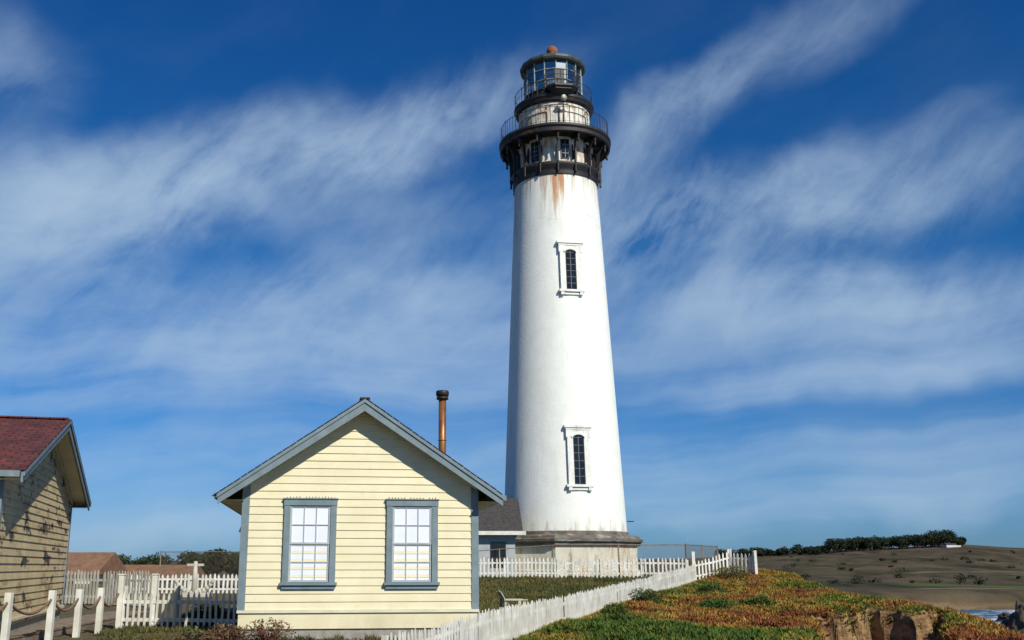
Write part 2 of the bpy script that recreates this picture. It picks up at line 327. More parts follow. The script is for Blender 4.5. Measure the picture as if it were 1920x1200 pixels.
# ------------------------------------------------------------ houses
def gable_house(name,loc,rz,hw,over,ridge,slope,fov,length,base,table,siding,roofm,windows=(),expo=.165,ground=-2.0):
    e=empty(name,loc,rz)
    rt=.09
    rb=random.Random(len(name))
    def roofz(x): return ridge-rt-slope*abs(x)
    mb=MB(); z=table
    cw=.13
    peak=roofz(0)
    while z<peak-.02:
        z2=min(z+expo,peak)
        def lim(zz):
            zz_=(ridge-rt-zz)/slope
            return min(hw-cw,max(zz_,.001))
        a,b_=lim(z),lim(z2); j=rb.uniform(-.003,.004)
        mb.quad([(-a,-.026-j,z),(a,-.026+j,z),(b_,-.006,z2),(-b_,-.006,z2)])
        mb.quad([(-a,0,z),(a,0,z),(a,-.026+j,z),(-a,-.026-j,z)])
        z=z2
    mb.make('clapboard_gable',[siding],e)
    mb=MB()
    ez=roofz(hw)
    core=[(-hw,0.004,base),(hw,0.004,base),(hw,0.004,ez),(0,0.004,peak),(-hw,0.004,ez)]
    mb.extr(core,(0,length,0))
    for sx in(-1,1):
        z=table
        while z<ez-.02:
            z2=min(z+expo,ez); y0=cw;y1=length
            mb.quad([(sx*(hw+.026),y0,z),(sx*(hw+.026),y1,z),(sx*(hw+.006),y1,z2),(sx*(hw+.006),y0,z2)])
            z=z2
    mb.make('walls',[siding],e)
    mb=MB()
    for sx in(-1,1):
        top=roofz(hw-cw/2)-.03
        mb.box((sx*(hw-cw/2+.015),-.012,(table+top)/2),(cw+.03,.05,top-table))
        mb.box((sx*(hw+.018),cw/2+.016,(table+top)/2),(.036,cw,top-table))
    mb.make('corner_boards',[M['blue']],e)
    mb=MB()
    mb.box((0,-.02,table-.03),(2*hw+.06,.09,.055),0)
    mb.box((0,-.008,(table+base)/2-.03),(2*hw,.03,table-base-.06),1)
    mb.box((0,.05,(base+ground)/2),(2*hw-.1,.06,base-ground),2)
    mb.make('water_table_skirt',[M['creamtrim'],siding,M['conc']],e)
    tip=hw+over
    mb=MB()
    for sx in(-1,1):
        p=[(0,-fov,ridge),(sx*tip,-fov,ridge-slope*tip),(sx*tip,-fov,ridge-slope*tip-rt*.55),(0,-fov,ridge-rt*.55)]
        mb.extr(p,(0,length+2*fov,0),0)
        p=[(0,-fov+.06,ridge-rt*.55-.002),(sx*(tip-.03),-fov+.06,ridge-slope*(tip-.03)-rt*.55-.002),(sx*(tip-.03),-fov+.06,ridge-slope*(tip-.03)-rt),(0,-fov+.06,ridge-rt)]
        mb.extr(p,(0,length+2*fov-.12,0),1)
    random.seed(3)
    for sx in(-1,1):
        x=.05
        while x<tip:
            w=.13+random.random()*.02
            mb.box((sx*(x+w/2),-fov-.01,ridge-slope*(x+w/2)+.012+random.random()*.008),(w*.97*1.15,.10,.014),0,Matrix.Rotation(sx*math.atan(slope),3,'Y'))
            x+=w
    mb.box((0,length/2,ridge+.02),(.22,length+2*fov,.03),0)
    mb.make('roof',[roofm,M['creamtrim']],e)
    mb=MB()
    bw=.20
    for sx in(-1,1):
        c=1/math.cos(math.atan(slope))
        p=[(0,-fov-.03,ridge-.03),(sx*(tip+.01),-fov-.03,ridge-slope*tip-.03),(sx*(tip+.01),-fov-.03,ridge-slope*tip-.03-bw*c*.85),(0,-fov-.03,ridge-.03-bw*c)]
        mb.extr(p,(0,.035,0),0)
        p=[(0,-fov-.06,ridge-.012),(sx*(tip+.03),-fov-.06,ridge-slope*(tip+.03)-.012),(sx*(tip+.03),-fov-.06,ridge-slope*(tip+.03)-.012-.075),(0,-fov-.06,ridge-.012-.075)]
        mb.extr(p,(0,.028,0),0)
        p=[(0,-.045,peak-.005),(sx*(hw-.02),-.045,roofz(hw-.02)-.005),(sx*(hw-.02),-.045,roofz(hw-.02)-.13),(0,-.045,peak-.14)]
        mb.extr(p,(0,.04,0),1)
        zt=ridge-slope*tip
        mb.box((sx*(tip+.05),length/2,zt-.06),(.09,length+2*fov-.04,.11),0)
        mb.quad([(sx*hw,-fov+.02,zt-.14),(sx*(tip),-fov+.02,zt-.14),(sx*(tip),length,zt-.14),(sx*hw,length,zt-.14)],1)
    mb.make('barge_boards',[M['blue'],M['creamtrim']],e)
    for i,(cx,cz,w,h) in enumerate(windows):
        mb=MB(); t=.13
        mb.box((cx-w/2+t/2,-.045,cz),(t,.07,h-.002),0); mb.box((cx+w/2-t/2,-.045,cz),(t,.07,h-.002),0)
        mb.box((cx,-.050,cz+h/2-t/2+.0),(w+.02,.085,t),0); mb.box((cx,-.06,cz-h/2+.035),(w+.08,.13,.06),0)
        mb.box((cx,-.052,cz-h/2-.035),(w,.05,.075),0)
        mb.box((cx,-.062,cz+h/2+.012),(w+.06,.11,.022),0)
        iw=w-2*t; z0=cz-h/2+.07; z1=cz+h/2-t; zm=(z0+z1)/2
        for (a,b_,yy) in((zm-.02,z1,-.040),(z0,zm+.02,-.026)):
            r=.042
            mb.box((cx-iw/2+r/2,yy,(a+b_)/2),(r,.03,b_-a),1); mb.box((cx+iw/2-r/2,yy,(a+b_)/2),(r,.03,b_-a),1)
            mb.box((cx,yy,a+r/2),(iw-2*r,.028,r),1); mb.box((cx,yy,b_-r/2),(iw-2*r,.028,r),1)
            for k in(1,2): mb.box((cx-iw/2+r+(iw-2*r)*k/3,yy,(a+b_)/2),(.02,.022,b_-a-2*r),1)
            mb.box((cx,yy-.001,(a+b_)/2),(iw-2*r,.022,.02),1)
            mb.quad([(cx-iw/2+.01,yy+.008,a+.01),(cx+iw/2-.01,yy+.008,a+.01),(cx+iw/2-.01,yy+.008,b_-.01),(cx-iw/2+.01,yy+.008,b_-.01)],2)
        for k in range(16):
            if random.random()<.75: mb.rod((cx-w/2+.05+k*(w-.1)/15,-.03,cz+h/2+.03),(cx-w/2+.05+k*(w-.1)/15,-.045,cz+h/2+.045+random.random()*.02),.009,3,4)
        mb.make('window' if i==0 else 'window.%03d'%i,[M['blue'],M['sash'],M['blind'],M['rustiron']],e)
    return e
h1=gable_house('cream_cottage',(-1.99,21.83,0),R(7.4),2.53,.50,3.56,.68,.42,7.0,-1.28,-.90,M['cream'],M['shingle'],
   windows=((-1.10,.50,1.12,1.80),(1.10,.50,1.12,1.80)))
mb=MB()
mb.rod((0,0,1.6),(0,0,4.42),.10,0,20); mb.rod((0,0,4.30),(0,0,4.36),.16,1,20); mb.lathe([(.10,4.36),(.17,4.40),(.175,4.50),(.16,4.53),(0.0,4.50)],20,1); mb.rod((0,0,3.2),(0,0,3.23),.112,0,20); mb.rod((0,0,2.2),(0,0,2.35),.19,0,20,.11)
p=mb.make('stove_pipe',[M['pipe'],M['iron']],None); p.location=(-.29,26,0); 
p.parent=h1; p.matrix_parent_inverse=(Matrix.Translation((-1.99,21.83,0))@Matrix.Rotation(R(7.4),4,'Z')).inverted()
mb=MB(); mb.box((0,0,-1.5),(.42,.35,.34),0); o=mb.make('concrete_block',[M['conc']]); o.location=(-2.02,21.1,.03)

gable_house('peeling_workshop',(-9.3,22.66,0),R(103),4.47,.40,3.29,.331,.40,9.0,-1.12,-1.0,M['peel'],M['redroof'],expo=.15,ground=-1.7)

e=empty('fog_signal_building',(-5.0,54,0),R(0))
mb=MB(); mb.extr([(-6,0,-1.5),(8.3,0,-1.5),(8.3,0,1.75),(-6,0,1.75)],(0,6,0)); mb.make('walls',[M['greywall']],e)
mb=MB(); mb.extr([(-6.4,-.5,1.75),(-6.4,6.5,1.75),(-6.4,3,3.75)],(15.1,0,0)); mb.make('roof',[M['shingle']],e)
mb=MB(); mb.box((1.3,-.53,1.7),(15.1,.05,.2)); mb.make('fascia',[M['white']],e)
mb=MB(); mb.box((6.6,3,3.9),(.5,.5,1.2),0); mb.box((6.6,3,4.55),(.6,.6,.12),0); mb.make('chimney',[M['brick']],e)
mb=MB(); mb.box((7.4,-.03,.6),(.8,.08,1.3)); mb.make('window',[M['dark']],e)

def bungalow(name,x,y,w,dp,eave,ridge,chim):
    e=empty(name,(x,y,0)); gz=Hs(x,y)
    mb=MB(); mb.box((0,0,(gz-.3+eave)/2),(w,dp,eave-gz+.3)); mb.make('walls',[M['creamtrim']],e)
    mb=MB(); mb.extr([(-w/2-.5,-dp/2-.5,eave-.1),(-w/2-.5,dp/2+.5,eave-.1),(-w/2-.5,0,ridge)],(w+1,0,0)); mb.make('roof',[M['brownroof']],e)
    mb=MB(); mb.box((chim,.2,ridge+.0),(.5,.5,.8)); mb.box((chim,.2,ridge+.44),(.62,.6,.1)); mb.make('chimney',[M['brick']],e)
    mb=MB(); mb.box((-w*.2,-dp/2-.02,eave-1),(1.2,.06,1.2)); mb.box((w*.25,-dp/2-.02,eave-1),(1.2,.06,1.2)); mb.make('windows',[M['dark']],e)
bungalow('keeper_bungalow',-28.0,72,7,6,-.45,.95,-2.6)
bungalow('keeper_bungalow.001',-25.0,82,8,6,-1.0,.1,-2.6)

# ------------------------------------------------------------ lighthouse
TX,TY=6.75,61.0
LH=empty('lighthouse',(TX,TY,0))
WA=math.atan2(-.988,.151)
oct0=WA+R(22.5)
k8=1/math.cos(R(22.5))
mb=MB(); mb.lathe([(4.12*k8*.985,-1.2),(4.12*k8*.985,-.25),(4.0*k8*.985,-.2),(4.0*k8*.985,1.12)],8,0,oct0,sm=False); mb.make('octagonal_base',[M['tower_base']],LH)
mb=MB(); mb.lathe([(4.02*k8,1.12),(4.12*k8,1.16),(4.15*k8,1.30),(4.28*k8,1.36),(4.30*k8,1.50),(4.12*k8,1.56),(4.08*k8,1.68),(3.86*k8,1.74),(3.4,1.86)],8,0,oct0,sm=False); mb.make('base_cornice',[M['tower_cornice']],LH)
def rs(z): return 3.72+(2.70-3.72)*(z-1.8)/(24.2-1.8)
mb=MB(); mb.lathe([(3.80,1.70),(3.80,1.92),(3.74,1.96)],96,1); mb.lathe([(rs(z),z) for z in np.linspace(1.8,24.3,24)],128,0); mb.make('shaft',[M['tower'],M['tower_cornice']],LH,40)
mb=MB(); mb.lathe([(2.66,24.05),(2.78,24.08),(2.80,24.3),(2.74,24.36),(2.78,24.5),(2.92,24.65),(2.96,24.8),(2.93,24.88),(2.50,24.92)],96,0)
mb.make('lower_moulding',[M['iron']],LH,40)
mb=MB(); mb.lathe([(2.50,24.9),(2.50,26.9)],96,0); 
mb.make('service_room_wall',[M['drum']],LH)
mb=MB(); mb.lathe([(2.5,26.72),(3.35,26.78),(3.52,26.62),(3.64,26.66),(3.66,26.86),(3.60,26.92),(3.70,27.02),(3.70,27.16),(3.60,27.20),(2.2,27.22)],96,0)
mb.make('gallery_deck',[M['iron']],LH,40)
mb=MB(); nb_=16
for k in range(nb_):
    a=WA+R(11.25)+2*math.pi*k/nb_; er=Vector((math.cos(a),math.sin(a),0)); et=Vector((-er.y,er.x,0))
    for pp in ([(2.52,26.74),(3.5,26.74),(3.52,26.58),(3.28,26.46),(2.52,26.56)],[(3.0,26.52),(3.26,26.46),(3.10,26.15),(3.02,25.7),(3.0,24.88),(2.82,24.88),(2.84,25.7),(2.88,26.1)],[(2.52,26.2),(2.56,26.2),(2.86,25.2),(2.82,25.1),(2.52,25.15)]):
        wd=.10 if pp[0][0]>2.6 or pp[0][1]>26.5 else .05
        pts=[er*r+Vector((0,0,z))-et*wd/2 for r,z in pp]
        mb.extr(pts,et*wd,0)
    c=er*3.42
    mb.lathe([(0,26.05),(.05,26.08),(.09,26.18),(.05,26.28),(.07,26.34),(.10,26.6)],8,0,0,(c.x,c.y))
    c=er*2.93
    mb.lathe([(0,24.1),(.04,24.12),(.08,24.22),(.05,24.32),(.08,24.5),(.09,24.8)],8,0,0,(c.x,c.y))
mb.make('gallery_brackets',[M['iron']],LH)
mb=MB()
for k in range(0,nb_,2):
    a=WA+2*math.pi*k/nb_; er=Vector((math.cos(a),math.sin(a),0)); et=Vector((-er.y,er.x,0))
    rot=Matrix((et,er,Vector((0,0,1)))).transposed()
    mb.box(er*2.48+Vector((0,0,25.85)),(.56,.12,1.35),0,rot); mb.box(er*2.50+Vector((0,0,25.85)),(.42,.12,1.2),1,rot)
    mb.box(er*2.53+Vector((0,0,25.85)),(.03,.1,1.2),2,rot)
    for zz in(-.3,0,.3): mb.box(er*2.535+Vector((0,0,25.85+zz)),(.42,.1,.03),2,rot)
mb.make('service_room_windows',[M['iron'],M['dark'],M['lframe']],LH)
def railing(r,z,h,n,name,rings=(1.,.66,.33),pr=.018):
    mb=MB()
    for k in range(n):
        a=2*math.pi*k/n; p=Vector((r*math.cos(a),r*math.sin(a),z))
        big=(k%4==0)
        mb.rod(p,p+Vector((0,0,h*(1.0 if not big else 1.03))),pr*(1.5 if big else .8),0,5)
        if big: mb.lathe([(0,z+h+.12),(.04,z+h+.08),(.045,z+h+.04),(.02,z+h)],6,0,0,(p.x,p.y))
    for t in rings:
        for k in range(72):
            a=2*math.pi*k/72;b_=2*math.pi*(k+1)/72
            mb.rod((r*math.cos(a),r*math.sin(a),z+h*t),(r*math.cos(b_),r*math.sin(b_),z+h*t),pr*(1.1 if t==1. else .7),0,5,cap=False)
    mb.make(name,[M['iron']],LH)
railing(3.55,27.2,1.08,72,'gallery_railing',(1.,.12))
mb=MB(); mb.lathe([(2.40,27.2),(2.40,27.45),(2.33,27.5),(2.30,29.0),(2.36,29.05),(2.36,29.2)],96,0); mb.lathe([(2.36,29.2),(2.55,29.32),(2.60,29.5),(2.66,29.56),(2.66,29.7),(1.8,29.74)],96,1)
mb.lathe([(2.34,28.55),(2.38,28.57),(2.38,28.68),(2.34,28.7)],96,0)
mb.make('watch_room',[M['drum'],M['iron']],LH,40)
mb=MB()
for aa in(-.30,.95,2.4,3.9):
    a=WA+aa; er=Vector((math.cos(a),math.sin(a),0)); et=Vector((-er.y,er.x,0)); rot=Matrix((et,er,Vector((0,0,1)))).transposed()
    mb.box(er*2.29+Vector((0,0,28.15)),(.75,.1,1.6),0,rot); mb.box(er*2.31+Vector((0,0,28.15)),(.68,.1,1.53),1,rot)
mb.make('watch_room_doors',[M['iron'],M['drum']],LH)
railing(2.58,29.72,.95,48,'lantern_railing',(1.,.5))
mb=MB(); nl=16
mb.lathe([(1.98,29.72),(1.98,30.35),(2.02,30.38),(2.02,30.46),(1.92,30.48)],nl,0,0,sm=False)
for k in range(nl):
    a=2*math.pi*k/nl; c,s=math.cos(a),math.sin(a)
    mb.rod((1.94*c,1.94*s,30.4),(1.94*c,1.94*s,32.55),.042,1,5)
for zz in(31.1,31.85,32.5):
    for k in range(nl):
        a=2*math.pi*k/nl;b_=2*math.pi*(k+1)/nl
        mb.rod((1.94*math.cos(a),1.94*math.sin(a),zz),(1.94*math.cos(b_),1.94*math.sin(b_),zz),.028,1,4,cap=False)
mb.make('lantern_frame',[M['iron'],M['lframe']],LH)
mb=MB(); mb.lathe([(1.90,30.45),(1.90,32.55)],nl,0,sm=False); mb.make('lantern_glazing',[M['glass']],LH)
mb=MB()
pf=[]
for z in np.arange(30.3,32.4,.09):
    w=1-((z-31.35)/1.4)**2*.5
    pf+=[(.96*w,z),(1.06*w,z+.045)]
mb.lathe(pf,24,0); mb.make('fresnel_lens',[mat('lens_glass',(.42,.48,.42),(.16,.20,.17),scale=3,rough=.15)],LH)
mb=MB(); mb.lathe([(1.95,32.45),(2.18,32.5),(2.24,32.62),(2.20,32.80),(2.12,32.84),(1.9,33.0),(1.1,33.38),(.45,33.60),(.40,33.72),(.0,33.75)],nl,0,sm=False)
mb.make('lantern_roof',[M['frieze']],LH)
mb=MB()
mb.lathe([(.0,33.68),(.3,33.72),(.36,33.85)]+[(.38*math.cos(t),34.12+.38*math.sin(t)) for t in np.linspace(-.7,1.55,12)],24,0); mb.make('vent_ball',[M['rustiron']],LH)
a=WA+R(-2); er=Vector((math.cos(a),math.sin(a),0)); et=Vector((-er.y,er.x,0)); up=Vector((0,0,1))
mb=MB()
pl=[(-1.05,1.9),(-1.05,2.75),(-.6,3.15),(.6,3.15),(1.05,2.75),(1.05,1.9)]
mb.extr([et*x+er*y+up*30.02 for x,y in pl],up*.12,0)
mb.extr([et*x*.86+er*(1.9+(y-1.9)*.9)+up*29.86 for x,y in pl],up*.16,0)
top=[et*x+er*y+up*30.02 for x,y in pl[1:5]]; bot=[et*x*.35+er*(2.3+(y-2.75)*.3)+up*29.35 for x,y in pl[1:5]]
for i in range(3): mb.quad([top[i],top[i+1],bot[i+1],bot[i]],0)
q=[et*x+er*y+up*30.1 for x,y in pl]
for i in range(5):
    for hh in(1.0,.66,.33): mb.rod(q[i]+up*hh,q[i+1]+up*hh,.022,0,5)
    for t in(0,.33,.66): 
        pp=q[i].lerp(q[i+1],t); mb.rod(pp,pp+up*1.0,.018,0,5)
mb.rod(er*2.75+up*27.2,er*2.75+up*29.2,.05,0,6); mb.rod(er*2.75+up*28.9-et*.35,er*2.75+up*28.9+et*.35,.06,1,6)
mb.lathe([(0,29.0),(.14,29.05),(.2,29.2),(.12,29.35),(0,29.4)],12,1,0,tuple((er*3.0)[:2]))
rot=Matrix((et,er,up)).transposed()
mb.box(er*1.98+up*31.0,(.62,.06,1.5),0,rot)
mb.make('landing_platform',[M['iron'],M['drum']],LH)
def twin(name,z0,z1):
    zc=(z0+z1)/2; r=rs(zc); h=z1-z0
    til=math.atan(1.02/22.4)
    er=Vector((math.cos(WA),math.sin(WA),0)); et=Vector((-er.y,er.x,0)); up=Vector((0,0,1))
    up2=(up*math.cos(til)-er*math.sin(til)); out=(er*math.cos(til)+up*math.sin(til))
    O=er*r+up*zc
    def P(x,y,z): return O+et*x+out*y+up2*z
    mb=MB()
    rot=Matrix((et,out,up2)).transposed()
    def bx(x,y,z,w,dp,hh,mi): mb.box(P(x,y,z),(w,dp,hh),mi,rot)
    w=1.34
    bx(-w/2+.17,-.04,-.02,.34,.30,h-.5,0); bx(w/2-.17,-.04,-.02,.34,.30,h-.5,0)
    bx(0,-.02,h/2-.08,w+.34,.42,.15,0); bx(0,-.04,h/2-.22,w+.16,.34,.12,0)
    bx(-w/2-.0,-.04,h/2-.52,.14,.34,.42,0); bx(w/2+.0,-.04,h/2-.52,.14,.34,.42,0)
    bx(0,-.02,-h/2+.22,w+.26,.42,.14,0); bx(0,-.06,-h/2+.06,.9,.3,.16,0); bx(-w/2+.08,-.02,-h/2+.06,.2,.36,.2,0); bx(w/2-.08,-.02,-h/2+.06,.2,.36,.2,0)
    zt=h/2-.28; n=12; ow=.36
    base=zt-.52
    arc=[(-ow*math.cos(t),base+.22*math.sin(t)) for t in np.linspace(0,math.pi,n)]
    for i in range(n-1):
        (xa,za),(xb,zb)=arc[i],arc[i+1]
        mb.quad([P(xa,.09,za),P(xb,.09,zb),P(xb,.09,zt),P(xa,.09,zt)],0)
        mb.quad([P(xa,.09,za),P(xa,-.3,za),P(xb,-.3,zb),P(xb,.09,zb)],0)
    for i in range(n-1):
        (xa,za),(xb,zb)=arc[i],arc[i+1]
        f=1.22
        mb.extr([P(xa,.09,za+.02),P(xb,.09,zb+.02),P(xb*f,.09,zb+.13),P(xa*f,.09,za+.13)],out*.07,0)
    zb=-h/2+.29
    mb.quad([P(-ow,.02,zb),P(ow,.02,zb),P(ow,.02,base+.24),P(-ow,.02,base+.24)],1)
    for xx in(-ow+.04,0,ow-.04): bx(xx,.03,(zb+base+.1)/2,.05,.04,base+.2-zb,2)
    for k in range(7): bx(0,.03,zb+.03+(base+.05-zb)*k/6,2*ow,.036,.035,2)
    mb.make(name,[M['trimw'],M['dark'],mat('window_bars',(.12,.12,.11))],LH)
twin('lower_window',4.25,8.0); twin('upper_window',16.05,19.5)
mb=MB(); mb.rod((3.7,-.5,2.6),(4.1,-.5,2.6),.03,0); mb.make('wall_light_arm',[M['iron']],LH)

# ------------------------------------------------------------ fences
def picket_fence(name,pts,h=.9,sp=.135,w=.075,mt='white',tip=.09,rails=(.22,.72),postevery=2.4,flip=1,zoff=0,ph=None,jit=.03):
    mb=MB(); P=[Vector((a,b_,0)) for a,b_ in pts]
    rnd=random.Random(len(name)*7+int(abs(pts[0][0])*10))
    for i in range(len(P)-1):
        a,b_=P[i],P[i+1]; Ln=(b_-a).length; d=(b_-a)/Ln; n=Vector((d.y,-d.x,0))*flip
        t=0.03
        while t<Ln:
            p=a+d*t; z=Hs(p.x,p.y)+zoff; hh=h*(1+rnd.uniform(-jit,jit)); lean=rnd.uniform(-.03,.03)
            o=p+Vector((0,0,z+.04)); dx=d*w/2; L_=d*lean
            if rnd.random()>.012:
                mb.extr([o-dx,o+dx,o+dx+L_+Vector((0,0,hh-tip)),o+L_+Vector((0,0,hh)),o-dx+L_+Vector((0,0,hh-tip))],n*.02,0)
            t+=sp*(1+rnd.uniform(-.08,.08))
        st=max(1,int(round(Ln/1.2)))
        for s in range(st):
            p=a+d*(Ln*s/st); q=a+d*(Ln*(s+1)/st); zp=Hs(p.x,p.y)+zoff; zq=Hs(q.x,q.y)+zoff
            for rr in rails:
                o1=p-n*.045+Vector((0,0,zp+h*rr)); o2=q-n*.045+Vector((0,0,zq+h*rr))
                mb.extr([o1,o1+n*.04,o1+n*.04+Vector((0,0,.08)),o1+Vector((0,0,.08))],o2-o1,0)
        npst=max(1,int(round(Ln/postevery)))
        for s in range(npst+1):
            p=a+d*(Ln*s/npst)-n*.10; z=Hs(p.x,p.y)+zoff; H_=ph or h*.95
            mb.box((p.x,p.y,z+H_/2-.1),(.1,.1,H_+.2),0,Matrix.Rotation(math.atan2(d.y,d.x),3,'Z'))
    return mb.make(name,[M[mt]])
picket_fence('picket_fence',FENCE,h=.80,sp=.13,w=.062,flip=1,jit=.05)
picket_fence('picket_fence.001',[(-2.5,49.2),(5,49.0),(11.2,48.6)],h=.95,sp=.19,w=.08)
picket_fence('picket_fence.002',[(11.2,47.2),(13.0,47.8),(13.9,47.0)],h=.95,sp=.19,w=.08,ph=1.1)
picket_fence('picket_fence.003',[(-7.95,24.6),(-6.6,24.3),(-5.0,24.0)],h=.82,sp=.15,w=.055,ph=1.0)
picket_fence('picket_fence.004',[(-13.6,35.6),(-11.8,34.8),(-10.0,33.6)],h=1.1,sp=.15,w=.085,mt='oldwhite')
picket_fence('picket_fence.005',[(-14.5,46),(-9.2,46)],h=.85,sp=.19,w=.09)
mb=MB()
for (x,y) in((-7.97,24.55),(-7.15,24.5)):
    z=Hs(x,y); mb.box((x,y,z+.6),(.12,.12,1.3),0); mb.extr([(x-.075,y-.075,z+1.25),(x+.075,y-.075,z+1.25),(x+.075,y+.075,z+1.25),(x-.075,y+.075,z+1.25)],(0,0,.03),0)
mb.make('gate_posts',[M['white']])
mb=MB(); z=Hs(11.2,47.4); mb.box((11.15,47.2,z+.6),(.14,.14,1.5)); z=Hs(13.95,46.9); mb.box((13.95,46.9,z+.55),(.12,.12,1.2)); mb.make('fence_corner_posts',[M['white']])

e=empty('rope_barrier')
pp=[(-8.42,17.2),(-8.24,19.0),(-8.18,20.9),(-8.03,22.0),(-7.98,23.2),(-7.95,24.3)]
tops=[]
mb=MB()
for x,y in pp[:-1]:
    z=-1.5; mb.box((x,y,z+.5),(.12,.12,1.0),0); 
    mb.extr([(x-.06,y-.06,z+1.0),(x+.06,y-.06,z+1.0),(x+.06,y+.06,z+1.0),(x-.06,y+.06,z+1.0)],(0,0,.02),0)
for x,y in pp: tops.append(Vector((x,y,-1.5+.86)))
mb.make('posts',[M['white']],e)
mb=MB()
for a,b_ in zip(tops[:-1],tops[1:]):
    pr=a
    for k in range(1,15):
        t=k/14; q=a.lerp(b_,t)-Vector((0,0,.26*4*t*(1-t))); mb.rod(pr,q,.028,0,6,cap=False); pr=q
mb.make('rope',[M['rope']],e)
mb=MB(); a=Vector((-8.2,16.5,0)); b_=Vector((-9.1,31,0)); d=(b_-a).normalized(); n=Vector((-d.y,d.x,0)); L_=(b_-a).length; t=0
rot=Matrix.Rotation(math.atan2(n.y,n.x),3,'Z')
while t<L_:
    c=a+d*t+n*.62; mb.box((c.x,c.y,-1.33+random.uniform(-.004,.004)),(1.15,.135,.04),0,rot); t+=.145
for o in(.1,1.15): 
    c=a+d*(L_/2)+n*o; mb.box((c.x,c.y,-1.43),(.08,L_,.15),0,Matrix.Rotation(math.atan2(d.y,d.x)-math.pi/2,3,'Z'))
mb.make('boardwalk',[M['wood']])

def chain(name,pts,h=1.62):
    mb=MB(); P=[Vector((a,b_,0)) for a,b_ in pts]
    for a,b_ in zip(P[:-1],P[1:]):
        Ln=(b_-a).length; d=(b_-a)/Ln
        n_=max(1,int(Ln/2.6))
        za=Hs(a.x,a.y); zb=Hs(b_.x,b_.y)
        for s in range(n_+1):
            p=a.lerp(b_,s/n_); z=za+(zb-za)*s/n_; mb.rod((p.x,p.y,z),(p.x,p.y,z+h+.05),.035,0,6)
        mb.rod(a+Vector((0,0,za+h)),b_+Vector((0,0,zb+h)),.022,0,5)
        k=-h
        while k<Ln:
            for sg in(0,1):
                t0=max(k,0);t1=min(k+h,Ln)
                if t1<=t0: continue
                z0=(t0-k);z1=(t1-k)
                if sg: z0,z1=h-z0,h-z1
                A=a+d*t0+Vector((0,0,za+z0)); B_=a+d*t1+Vector((0,0,za+z1)); mb.rod(A,B_,.006,0,3,cap=False)
            k+=.15
    mb.make(name,[M['galv']])
chain('chain_link_fence',[(-3,51.5),(5,51.2),(11.6,50.6),(14.6,56)])
chain('chain_link_fence.001',[(-15,52),(-10.6,52)],1.9)

def chair(x,y,rz):
    e=empty('adirondack_chair',(x,y,Hs(x,y)),rz); mb=MB()
    for k in range(6): mb.box((-.25+k*.1,.28+.0,.55+(.03 if k in(2,3) else 0)),(.085,.025,.6),0,Matrix.Rotation(R(-32),3,'X'))
    for k in range(5): mb.box((0,-.25+k*.1,.36-k*.025),(.55,.085,.025),0,Matrix.Rotation(R(-12),3,'X'))
    for sx in(-.32,.32):
        mb.box((sx,-.02,.56),(.13,.75,.03)); mb.box((sx,-.3,.28),(.05,.09,.56)); mb.box((sx*.9,.12,.2),(.04,.95,.11),0,Matrix.Rotation(R(-16),3,'X'))
        mb.box((sx,.3,.3),(.04,.07,.5))
    mb.make('slats',[M['oldwhite']],e)
chair(1.85,32.0,R(100))
e=empty('anchor_monument',(-10.9,43,Hs(-10.9,43))); mb=MB()
mb.rod((0,0,0),(0,0,1.45),.14,0,8,.08); 
pv=None
for k in range(13):
    t=-1.2+2.4*k/12; q=Vector((.85*math.sin(t),0,1.0-.85*math.cos(t)))
    if pv is not None: mb.rod(pv,q,.13-.05*abs(t)/1.2,0,8)
    pv=q
mb.box((0,0,1.3),(.7,.1,.1)); mb.box((0,0,.05),(1.4,.7,.25))
mb.make('anchor_body',[M['oldwhite']],e)

# ------------------------------------------------------------ vegetation
def blades(name,cx,cy,cz,colr,nb=5,Lr=(.08,.16),wr=(.012,.02),spread=1.,mt='foliage',upmin=.3):
    n=len(cx); k=nb
    C=np.repeat(np.stack([cx,cy,cz],1),k,0); cc=np.repeat(colr,k,0)
    th=RNG.uniform(0,2*np.pi,n*k); upv=RNG.uniform(upmin,1.,n*k); hr=np.sqrt(np.clip(1-upv**2,0,1))*spread
    D=np.stack([np.cos(th)*hr,np.sin(th)*hr,upv],1); Ln=RNG.uniform(*Lr,n*k)[:,None]; W=RNG.uniform(*wr,n*k)[:,None]
    t2=RNG.uniform(0,2*np.pi,n*k); Pp=np.stack([np.cos(t2),np.sin(t2),np.zeros(n*k)],1)
    a=C-Pp*W; b_=C+Pp*W; m1=C+D*Ln*.6+Pp*W*1.2; tp=C+D*Ln
    V=np.stack([a,b_,m1,tp],1).reshape(-1,3); i=np.arange(n*k)*4
    F=np.stack([i,i+1,i+2,i+3],1)
    me=bpy.data.meshes.new(name); me.from_pydata(V.tolist(),[],F.tolist())
    cc=cc*RNG.uniform(.7,1.3,(n*k,1))
    vc=np.concatenate([np.repeat(cc,4,0),np.ones((n*k*4,1))],1)
    at=me.color_attributes.new('Col','FLOAT_COLOR','POINT'); at.data.foreach_set('color',vc.ravel().astype(np.float32))
    me.materials.append(M[mt]); o=bpy.data.objects.new(name,me); COL.objects.link(o); return o
n=110000
y=RNG.uniform(0,1,n); y=18+32*y**1.15; x=RNG.uniform(-1,17,n)
k=(x>fence_x(y)+.12)&(x<edge_x(y)+1.2)&(np.abs(x/y)<.62)
gq=gully(x,y); k&=(gq<.22)|((fbm(x*1.1,y*1.1,90)>.62)&(gq<.95))
bare=fbm(x*.45,y*.45,63)+.25*fbm(x*2,y*2,64); k&=(bare<.76)|(RNG.uniform(0,1,n)<.25)
x=x[k];y=y[k]; z=H(x,y)
n1=fbm(x*.5,y*.5,61); n2=fbm(x*1.6,y*1.6,67); rightness=sst(1.5,10,x-(.15*y-3))
